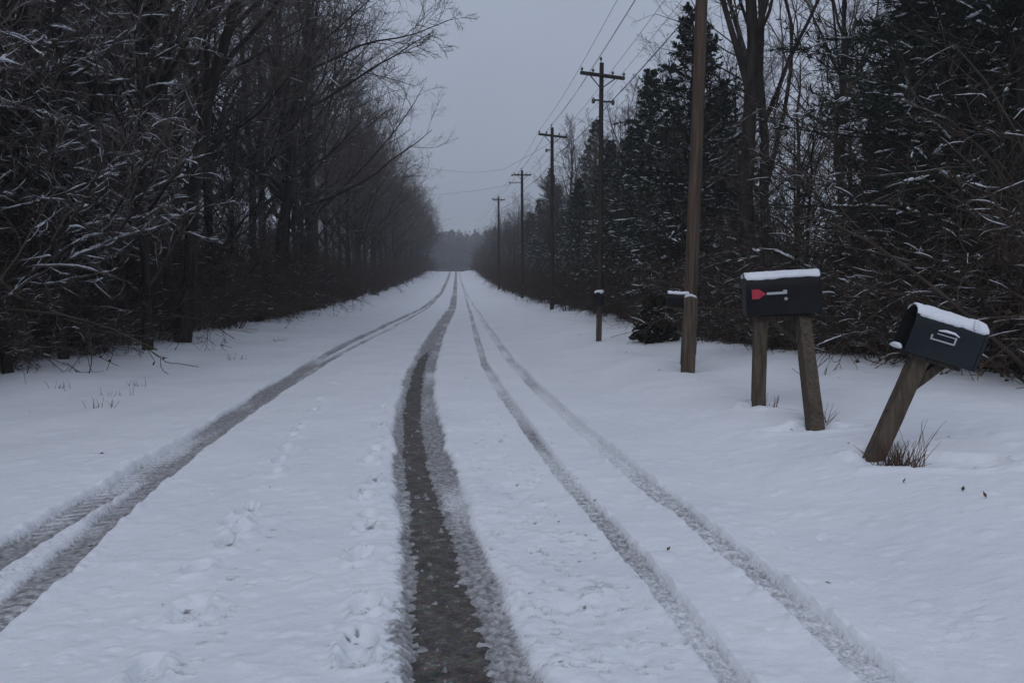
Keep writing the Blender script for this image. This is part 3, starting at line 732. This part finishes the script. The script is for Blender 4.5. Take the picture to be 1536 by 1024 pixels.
def wire(name, pts, label, sag=.45, r=.011, group='overhead wires along the utility poles'):
    P = []
    for a, b in zip(pts[:-1], pts[1:]):
        a, b = np.array(a, float), np.array(b, float)
        for t in np.linspace(0, 1, 18, endpoint=False):
            q = a + (b - a) * t; q[2] -= sag * 4 * t * (1 - t) * (np.linalg.norm(b - a) / 25.) ** 1.2; P.append(q)
    P.append(np.array(pts[-1], float)); P = np.array(P)[None]
    o = obj(name, build_mesh(name, [tubes(P, np.full(P.shape[:2], r), 5)], M_wire)); tag(o, label, 'wire', group)
    return o

def run(dx, dz):
    out = [(2.86 + dx, -8, 6.35 + dz)]
    for (x, y, zt) in poles: out.append((x + dx, y, zt + dz))
    out.append((3.2 + dx, 100, poles[-1][2] + 1.2 + dz)); return out
wire('overhead_wire', run(-.50, -.12), 'leftmost thin overhead wire, on the outer left crossarm end', .22, .0044)
wire('overhead_wire', run(-.03, .13), 'thin overhead wire running over the pole tops', .22, .0044)
wire('overhead_wire', run(-.23, -.14), 'thin overhead wire on the inner left crossarm insulators', .28, .0044)
wire('overhead_wire', run(.23, -.20), 'thin overhead wire on the inner right crossarm insulators', .28, .0044)
wire('overhead_wire', run(.50, -.23), 'rightmost thin overhead wire, on the outer right crossarm end', .28, .0044)
wire('overhead_wire', run(.26, -.86), 'thick low cable strung below the crossarms', .3, .010)
wire('overhead_wire', [(poles[1][0], poles[1][1], poles[1][2] - .5), tuple(at(756, 254, 34)), tuple(at(704, 259, 40)), tuple(at(640, 252, 48)), tuple(at(585, 240, 54))], 'upper wire crossing the road toward the left trees', .08, .0055, 'wires crossing over the road')
wire('overhead_wire', [(poles[2][0], poles[2][1], poles[2][2] - .6), tuple(at(715, 286, 50)), tuple(at(640, 293, 57)), tuple(at(590, 286, 62))], 'lower wire crossing the road toward the left trees', .08, .006, 'wires crossing over the road')

# ------------------------------------------------------------------ mailboxes
def arch(W, Hh, n=14, inset=0.):
    r = W / 2 - inset; zc = Hh - W / 2
    pts = [(-r, inset), (r, inset)] + [(r * math.cos(a), zc + r * math.sin(a)) for a in np.linspace(0, math.pi, n)]
    return np.array(pts)          # (y, z), counter-clockwise

def prism(prof, x0, x1, mat=0, cap0=True, cap1=True):
    n = len(prof); V = np.array([[x0, *p] for p in prof] + [[x1, *p] for p in prof])
    parts = [(V, np.array([[i, i + n, (i + 1) % n + n, (i + 1) % n] for i in range(n)]), mat)]
    for x, on in ((x0, cap0), (x1, cap1)):
        if on: parts.append((np.array([[x, *p] for p in prof]), np.arange(n)[None] if x == x1 else np.arange(n)[None, ::-1], mat))
    return parts

def snow_cap(W, Hh, x0, x1, th, a0, a1, seed, name, parent):
    r = W / 2 + .001; zc = Hh - W / 2; nu, nv = 40, 16
    U = np.linspace(0, 1, nu); Vv = np.linspace(0, 1, nv)
    top, bot = [], []
    rr = np.random.default_rng(seed)
    for i, u in enumerate(U):
        e0 = a0 + .10 * float(noise(u * 6, 0, seed)) + .05 * float(noise(u * 22, 3, seed)); e1 = a1 + .12 * float(noise(u * 6, 9, seed)) + .05 * float(noise(u * 22, 5, seed))
        for j, v in enumerate(Vv):
            a = e0 + (e1 - e0) * v
            edge = min(1, min(v, 1 - v) / .10) ** .5 * min(1, min(u, 1 - u) / .03 + .25) ** .5
            h = th * edge * (1 + .75 * float(fbm(np.array(u * 8.), np.array(v * 3.), seed)) + .25 * float(noise(u * 40, v * 12, seed + 4)))
            x = x0 + (x1 - x0) * u + .006 * float(noise(v * 8, u * 0 + i // 39, seed))
            top.append([x, (r + h) * math.cos(a), zc + (r + h) * math.sin(a)]); bot.append([x, r * math.cos(a), zc + r * math.sin(a)])
    V = np.array(top + bot); N = nu * nv; f = []
    for i in range(nu - 1):
        for j in range(nv - 1):
            q = i * nv + j; f.append([q, q + nv, q + nv + 1, q + 1]); f.append([N + q, N + q + 1, N + q + nv + 1, N + q + nv])
    for i in range(nu - 1):
        for q in (i * nv, i * nv + nv - 1): f.append([q, N + q, N + q + nv, q + nv])
    for j in range(nv - 1):
        for q in (j, (nu - 1) * nv + j): f.append([q, q + 1, N + q + 1, N + q])
    return obj(name, build_mesh(name, [(V, np.array(f))], M_cap), parent)

def post_between(name, a, b, w1, w2, mat, parent, seed=0, twist=0.):
    """a square timber from a to b with slightly uneven faces"""
    a, b = np.array(a, float), np.array(b, float); n = 9; t = np.linspace(0, 1, n)
    d = (b - a) / np.linalg.norm(b - a); u = np.cross(d, [0.25, 1, 0]); u /= np.linalg.norm(u); v = np.cross(d, u)
    if twist: u, v = u * math.cos(twist) + v * math.sin(twist), v * math.cos(twist) - u * math.sin(twist)
    rr = np.random.default_rng(seed); V = []
    for k in t:
        c = a + (b - a) * k
        for (su, sv) in ((-1, -1), (1, -1), (1, 1), (-1, 1)):
            V.append(c + u * su * w1 / 2 * rr.uniform(.96, 1.04) + v * sv * w2 / 2 * rr.uniform(.96, 1.04))
    f = [[i * 4 + k, i * 4 + (k + 1) % 4, i * 4 + 4 + (k + 1) % 4, i * 4 + 4 + k] for i in range(n - 1) for k in range(4)]
    f += [[3, 2, 1, 0], [4 * n - 4, 4 * n - 3, 4 * n - 2, 4 * n - 1]]
    o = obj(name, build_mesh(name, [(np.array(V), np.array(f))], mat, False), parent); bevel_obj(o, .006)
    return o

# --- upright black mailbox with red flag
d1 = 6.15
base = ground_at(1172, 622)
mb = empty('mailbox', (0, 0, 0)); tag(mb, 'black mailbox with a red flag, snow on top, on two wooden posts', 'mailbox')
g1 = ground_at(1137, 608); g2 = ground_at(1222, 636)
c_bot = at(1173, 471, d1)
mb.location = (g1.x, g1.y, g1.z); o0 = np.array(mb.location)
def loc(v): return np.array(v) - o0
L1, W1, H1 = .565, .27, .345
body = empty('tmp')     # replaced below
bpy.data.objects.remove(body)
body = obj('body', build_mesh('mailbox_body', prism(arch(W1, H1), -L1 / 2, L1 / 2), M_black, False), mb)
for pl in body.data.polygons: pl.use_smooth = len(pl.vertices) == 4 and abs(pl.normal.x) < .1 and pl.center.z > H1 - W1 / 2
body.location = loc(c_bot); body.rotation_euler = (0, R(-3.5), R(-15)); bevel_obj(body, .005)
dp = arch(W1 + .012, H1 + .008); dp[:, 1] -= .002
dr = obj('door', build_mesh('mailbox_door', prism(dp, -L1 / 2 - .014, -L1 / 2 - .001), M_black, False), body); bevel_obj(dr, .004)
obj('latch', build_mesh('mailbox_latch', [box_part(-L1 / 2 - .022, 0, H1 - .02, .02, .035, .03)], M_metal, False), dr)
rim = arch(W1 + .010, H1 + .006); rim[:, 1] -= .002
obj('back_rim', build_mesh('mailbox_back_rim', prism(rim, L1 / 2 - .006, L1 / 2 + .010), M_black, False), body)
yf = -W1 / 2
fl = obj('flag', build_mesh('mailbox_flag_arm', [box_part(-.058, yf - .012, .178, .150, .006, .020), box_part(.008, yf - .012, .186, .03, .007, .03)], M_metal, False), body)
blade = np.array([[-.250, .138], [-.195, .138], [-.140, .176], [-.195, .218], [-.250, .218]])
Vb = np.array([[x, yf - .017, z] for x, z in blade] + [[x, yf - .009, z] for x, z in blade])
obj('flag_blade', build_mesh('mailbox_flag_blade', [(Vb, np.array([[0, 1, 2, 3, 4]])), (Vb, np.array([[9, 8, 7, 6, 5]])), (Vb, np.array([[i, i + 5, (i + 1) % 5 + 5, (i + 1) % 5] for i in range(5)]))], M_red, False), fl)
Pp = np.array([[[.014, yf + .002, .128], [.014, yf - .012, .128], [.014, yf - .016, .128]]])
obj('pivot', build_mesh('mailbox_pivot', [tubes(Pp, np.array([[.014, .014, .003]]), 10)], M_metal), fl)
snow_cap(W1, H1, -L1 / 2 - .012, L1 / 2 + .008, .013, R(38), R(142), 3, 'snow_cap', body)
topL = at(1141, 474, d1 + .05); topR = at(1203, 470, d1 - .02)
post_between('post', loc(g1) - [0, 0, .25], loc(topL), .105, .105, M_post, mb, 1)
dirR = (topR - g2).normalized()
post_between('post', loc(g2 - dirR * .25), loc(topR), .10, .10, M_post, mb, 2, .15)
bm_ = body.rotation_euler.to_matrix()
pk = obj('beam', build_mesh('mailbox_beam', [box_part(-.01, 0, -.030, .36, .12, .05)], M_postd, False), mb); pk.location = body.location; pk.rotation_euler = body.rotation_euler; bevel_obj(pk, .006)
post_between('brace', loc(at(1157, 482, d1 - .01)), loc(at(1207, 520, d1 - .07)), .04, .05, M_postd, mb, 3)
pl_ = obj('side_plank', build_mesh('mailbox_plank', [box_part(.085, .0, -.13, .15, .035, .17)], M_postd, False), mb); pl_.location = body.location; pl_.rotation_euler = body.rotation_euler; bevel_obj(pl_, .005)

# --- leaning slate mailbox, door hanging open
g3 = ground_at(1314, 680)
mb2 = empty('mailbox', tuple(g3)); tag(mb2, 'slate grey mailbox tilted on a leaning wooden post, its front open', 'mailbox'); o0 = np.array(g3)
d2 = g3.y + .10
L2, W2, H2 = .405, .215, .280
c2 = at(1398, 538, d2)
t2 = .006
outer, inner = arch(W2, H2), arch(W2, H2, inset=t2)
nn = len(outer)
Vo = np.array([[-L2 / 2, *p] for p in outer] + [[-L2 / 2, *p] for p in inner])
parts = prism(outer, -L2 / 2, L2 / 2, 0, False, True) + [(v, f[:, ::-1], 1) for v, f, m in prism(inner, -L2 / 2, L2 / 2 - .01, 1, False, True)] + [(Vo, np.array([[i, (i + 1) % nn, (i + 1) % nn + nn, i + nn] for i in range(nn)]), 0)]
body2 = obj('body', build_mesh('mailbox_shell', parts, [M_grey, M_inside], False), mb2)
body2.location = loc(c2); body2.rotation_euler = (R(3), R(17), R(-12))
for pl in body2.data.polygons: pl.use_smooth = len(pl.vertices) == 4 and abs(pl.normal.x) < .1 and pl.center.z > H2 - W2 / 2
rim = arch(W2 + .012, H2 + .006)
rin = arch(W2 + .001, H2 + .0005)
for (xa, xb) in ((-L2 / 2 - .004, -L2 / 2 + .014), (L2 / 2 - .012, L2 / 2 + .004)):
    Vr = np.array([[xa, *p] for p in rim] + [[xa, *p] for p in rin])
    ps = prism(rim, xa, xb, 0, False, False) + [(Vr, np.array([[i, (i + 1) % nn, (i + 1) % nn + nn, i + nn] for i in range(nn)]), 0)]
    obj('rim', build_mesh('mailbox_rim', ps, M_grey, False), body2)
hs_ = obj('hinge_snow', build_mesh('mailbox_hinge_snow', [tubes(np.array([[[-L2 / 2 - .018, -.10, .012], [-L2 / 2 - .018, -.04, .02], [-L2 / 2 - .018, .04, .018], [-L2 / 2 - .018, .10, .01]]]), np.array([[.005, .018, .017, .005]]), 7)], M_cap), body2)
yf = -W2 / 2
flp = [box_part(-.03, yf - .010, .115, .135, .006, .009), box_part(-.02, yf - .010, .152, .10, .006, .006), box_part(.038, yf - .010, .135, .010, .006, .046), box_part(-.094, yf - .010, .128, .009, .006, .024)]
fl2 = obj('flag', build_mesh('mailbox_flag_frame', flp, M_metal, False), body2)
sf = obj('snow', build_mesh('mailbox_flag_snow', [tubes(np.array([[[-.07, yf - .014, .170], [-.03, yf - .014, .178], [.02, yf - .014, .178], [.05, yf - .014, .166]]]), np.array([[.003, .008, .007, .003]]), 7)], M_cap), fl2)
snow_cap(W2, H2, -L2 / 2 - .005, L2 / 2 + .004, .011, R(40), R(152), 5, 'snow_cap', body2)
drp = obj('snow_drip', build_mesh('mailbox_drip', [tubes(np.array([[[.12, yf * .80, .283], [.12, yf * .98, .262], [.12, yf * 1.03, .238], [.121, yf * 1.03, .222]]]), np.array([[.012, .012, .010, .003]]), 7)], M_cap), body2)
tp2 = at(1380, 534, d2)
dr2 = (tp2 - g3).normalized()
post_between('post', loc(g3 - dr2 * .2), loc(tp2), .092, .09, M_post, mb2, 7, .1)
post_between('brace', loc(at(1346, 594, d2 - .035)), loc(at(1412, 545, d2 + .0)), .055, .07, M_postd, mb2, 8)
bp2 = obj('base_board', build_mesh('mailbox_base_board', [box_part(-.01, 0, -.014, .30, .15, .022)], M_postd, False), mb2); bp2.location = body2.location; bp2.rotation_euler = body2.rotation_euler

# --- small black mailbox on a capped post in front of the nearest utility pole
g4 = ground_at(1031, 558)
mb3 = empty('mailbox', tuple(g4)); tag(mb3, 'small black mailbox on the left of a snow capped post before the nearest pole', 'mailbox'); o0 = np.array(g4)
d4 = g4.y
tp4 = at(1036, 447, d4 + .03)
post_between('post', loc(g4) - [0, 0, .2], loc(tp4), .150, .15, M_post, mb3, 11)
hc = loc(tp4)
obj('post_snow', build_mesh('mailbox_post_snow', [tubes(np.array([[[hc[0] - .07, hc[1], hc[2] + .008], [hc[0] - .055, hc[1], hc[2] + .02], [hc[0], hc[1], hc[2] + .03], [hc[0] + .05, hc[1], hc[2] + .012], [hc[0] + .07, hc[1], hc[2] + .002]]]), np.array([[.005, .016, .018, .016, .004]]), 9)], M_cap), mb3)
b4 = obj('body', build_mesh('mailbox_small_body', prism(arch(.14, .165), -.20, .02), M_black, False), mb3); b4.location = loc(at(1029, 461, d4 + .16)); b4.rotation_euler = (0, R(2), R(-14)); bevel_obj(b4, .004)
dp = arch(.15, .172); dd4 = obj('door', build_mesh('mailbox_small_door', prism(dp, -.212, -.201), M_black, False), b4); bevel_obj(dd4, .003)
obj('bracket', build_mesh('mailbox_bracket', [box_part(-.03, -.03, -.02, .22, .16, .03)], M_postd, False), b4)
snow_cap(.14, .165, -.212, .025, .014, R(45), R(135), 9, 'snow_cap', b4)

# --- far mailbox seen end-on
g5 = ground_at(898, 510)
mb4 = empty('mailbox', tuple(g5)); tag(mb4, 'distant dark mailbox seen end on atop a thin post, before the second pole', 'mailbox'); o0 = np.array(g5)
d5 = g5.y; tp5 = at(899, 458, d5)
post_between('post', loc(g5) - [0, 0, .2], loc(tp5), .095, .095, M_post, mb4, 13)
b5 = obj('body', build_mesh('mailbox_far_body', prism(arch(.125, .225), -.25, .20), M_black, False), mb4); b5.location = loc(tp5) ; b5.rotation_euler = (0, 0, R(74)); bevel_obj(b5, .004)
dd5 = obj('door', build_mesh('mailbox_far_door', prism(arch(.133, .232), -.262, -.251), M_black, False), b5)
snow_cap(.125, .225, -.26, .205, .035, R(38), R(142), 15, 'snow_cap', b5)

# ------------------------------------------------------------------ dry grass tufts and scraps on the snow
def make_tuft(label, px, py, n, h, spread, lean, seed):
    rng = np.random.default_rng(seed); g = ground_at(px, py)
    az = rng.uniform(0, 6.28, n); tl = np.abs(rng.normal(0, .42, n)); d = np.stack([np.cos(az) * np.sin(tl) + lean, np.sin(az) * np.sin(tl), np.cos(tl)], 1)
    pos = np.stack([rng.normal(0, spread, n), rng.normal(0, spread * .6, n), np.full(n, -.02)], 1); L = h * rng.uniform(.3, 1.05, n); pts = [pos]
    for s in range(5):
        d = norm(d + .12 * rng.normal(size=d.shape)); pos = pos + d * (L / 5)[:, None]; pts.append(pos)
    P = np.stack(pts, 1); Rr = np.linspace(.0028, .0009, 6)[None].repeat(n, 0)
    o = obj('grass_tuft', build_mesh('grass_tuft', [tubes(P, Rr, 4)], M_grass)); o.location = (g.x, g.y, gz(g.x, g.y))
    tag(o, label, 'grass tuft')
make_tuft('brown dry grass tuft at the foot of the leaning mailbox post', 1346, 692, 130, .19, .06, .1, 1)
make_tuft('tall thin dry stalks behind the brown tuft by the leaning post', 1372, 690, 9, .34, .03, .25, 2)
make_tuft('small dry tuft right of the left post of the black mailbox', 1158, 612, 14, .16, .03, .2, 3)
make_tuft('sparse dry stalks right of the right post of the black mailbox', 1240, 634, 9, .20, .02, .15, 4)
make_tuft('low dark tuft at the left of the black mailbox left post', 1121, 606, 14, .05, .04, 0, 5)

for k_, (px, py) in enumerate([(178, 596), (205, 584), (150, 612), (352, 540), (420, 512), (90, 590)]):
    make_tuft(['sparse dry stalks on the left verge, farther right of a pair', 'sparse dry stalks on the left verge nearest the slim sapling', 'small dry stalks on the left verge, lowest of a loose group', 'faint dry stalks on the left verge before the leaning tree', 'faint dry stalks at the left wood edge, farthest up the road', 'dry stalks on the left verge nearest the left picture edge'][k_], px, py, 12, .13, .06, 0, 20 + k_)
lv = np.array([[0, 0, 0], [.5, .32, .06], [1, .1, .02], [.6, -.3, .09], [1.25, .02, .05]]) * .026
leaf_me = build_mesh('dead_leaf', [(lv, np.array([[0, 3, 1], [1, 3, 2], [2, 3, 4]]))], M_dryleaf)
leaf_o = None
for (px, py) in [(1255, 687), (1444, 733), (1355, 718), (1480, 745), (1510, 690), (940, 523), (927, 522), (870, 502), (990, 556), (1050, 567), (44, 620), (157, 683), (96, 593), (215, 548), (243, 905), (310, 606), (1247, 880), (1000, 830), (890, 806), (840, 780), (281, 514), (160, 570), (1190, 640), (1275, 668), (1420, 660), (380, 560), (960, 845)]:
    g = ground_at(px, py)
    if leaf_o is None: o = leaf_o = obj('dead_leaf', leaf_me)
    else: o = leaf_o.copy(); C.objects.link(o)
    s = rnd.uniform(.6, 1.25)
    o.location = (g.x, g.y, gz(g.x, g.y) + .004); o.rotation_euler = (rnd.uniform(-.7, .7), rnd.uniform(-.9, .3), rot()); o.scale = (s, s, s)
    tag(o, 'curled brown dead leaf lying on the snow', 'leaf', 'dead leaves scattered on the snow')

# ------------------------------------------------------------------ far wood beyond the crest
def far_wood():
    rng = np.random.default_rng(77); parts = []
    for k in range(420):
        x = rng.uniform(-75, 75); y = rng.uniform(300, 385); z = float(zb(np.array(x), np.array(y)))
        H = rng.uniform(17, 22); n = 200
        dr = norm(rng.normal(size=(n, 3))) * rng.random((n, 1)) ** .4; P = dr * [3.2, 3.2, H * .42] + [0, 0, H * .56]
        D = norm(P * [1, 1, 0] + [0, 0, 2] + rng.normal(size=P.shape))
        q = leaf_quads((P + [x, y, z], D), rng, 1.7, aspect=.30); parts.append(q + (0,))
        T = np.array([[[x, y, z - 1], [x, y, z + H * .5], [x, y, z + H * .9]]]); parts.append(tubes(T, np.array([[.3, .2, .06]]), 4) + (0,))
    o = obj('far_wood', build_mesh('far_wood', parts, M_twig, False)); tag(o, 'distant hazy wood closing the end of the road beyond the crest', 'wood', None, 'stuff')
far_wood()

# ------------------------------------------------------------------ air
hz = bpy.data.materials.new('haze_air'); hz.use_nodes = True
nt = hz.node_tree; nt.nodes.clear()
ov = nt.nodes.new('ShaderNodeOutputMaterial'); pv = nt.nodes.new('ShaderNodeVolumePrincipled')
pv.inputs['Color'].default_value = (.80, .84, .90, 1); pv.inputs['Density'].default_value = .0023; pv.inputs['Anisotropy'].default_value = 0
nt.links.new(pv.outputs[0], ov.inputs['Volume'])
hb = obj('haze', build_mesh('haze', [box_part(0, 203, 23, 310, 540, 60)], hz, False)); tag(hb, kind='stuff', label='thin winter haze in the air over road and wood', cat='haze')

# ------------------------------------------------------------------ light
SUN_EL, SUN_AZ = R(48), R(200)
w = bpy.data.worlds.new('World'); scene.world = w; w.use_nodes = True
n = w.node_tree; bg = n.nodes['Background']; bg.inputs['Strength'].default_value = .1
sky = n.nodes.new('ShaderNodeTexSky'); sky.sky_type = 'NISHITA'; sky.sun_disc = False; sky.sun_elevation = SUN_EL; sky.sun_rotation = SUN_AZ
tc = n.nodes.new('ShaderNodeTexCoord'); sp = n.nodes.new('ShaderNodeSeparateXYZ'); n.links.new(tc.outputs['Generated'], sp.inputs[0])
rp = n.nodes.new('ShaderNodeValToRGB'); e = rp.color_ramp.elements          # an overcast sky, three times brighter overhead than at the horizon
e[0].position = 0.0; e[0].color = (.450, .502, .615, 1); e[1].position = 1.0; e[1].color = (.615, .688, .855, 1)
k = e.new(.12); k.color = (.440, .492, .605, 1); k = e.new(.34); k.color = (.425, .478, .595, 1)
n.links.new(sp.outputs['Z'], rp.inputs['Fac'])
cl = n.nodes.new('ShaderNodeTexNoise'); cl.inputs['Scale'].default_value = 2.2; cl.inputs['Detail'].default_value = 5; n.links.new(tc.outputs['Generated'], cl.inputs['Vector'])
cm = n.nodes.new('ShaderNodeMapRange'); cm.inputs['From Min'].default_value = .3; cm.inputs['From Max'].default_value = .7; cm.inputs['To Min'].default_value = 8.9; cm.inputs['To Max'].default_value = 10.5
n.links.new(cl.outputs['Fac'], cm.inputs['Value'])
mu = n.nodes.new('ShaderNodeVectorMath'); mu.operation = 'SCALE'; n.links.new(rp.outputs['Color'], mu.inputs[0]); n.links.new(cm.outputs['Result'], mu.inputs['Scale'])
mx = n.nodes.new('ShaderNodeMix'); mx.data_type = 'RGBA'; mx.inputs['Factor'].default_value = .93
n.links.new(sky.outputs['Color'], mx.inputs['A']); n.links.new(mu.outputs[0], mx.inputs['B']); n.links.new(mx.outputs['Result'], bg.inputs['Color'])
sd = bpy.data.lights.new('sun', 'SUN'); sd.energy = .5; sd.angle = R(60); sd.color = (1, .97, .94)
so = bpy.data.objects.new('sun', sd); C.objects.link(so)
so.rotation_euler = (R(90) - SUN_EL, 0, R(180) - SUN_AZ)

scene.view_settings.view_transform = 'Standard'; scene.view_settings.look = 'None'
scene.view_settings.exposure = 0; scene.view_settings.gamma = 1
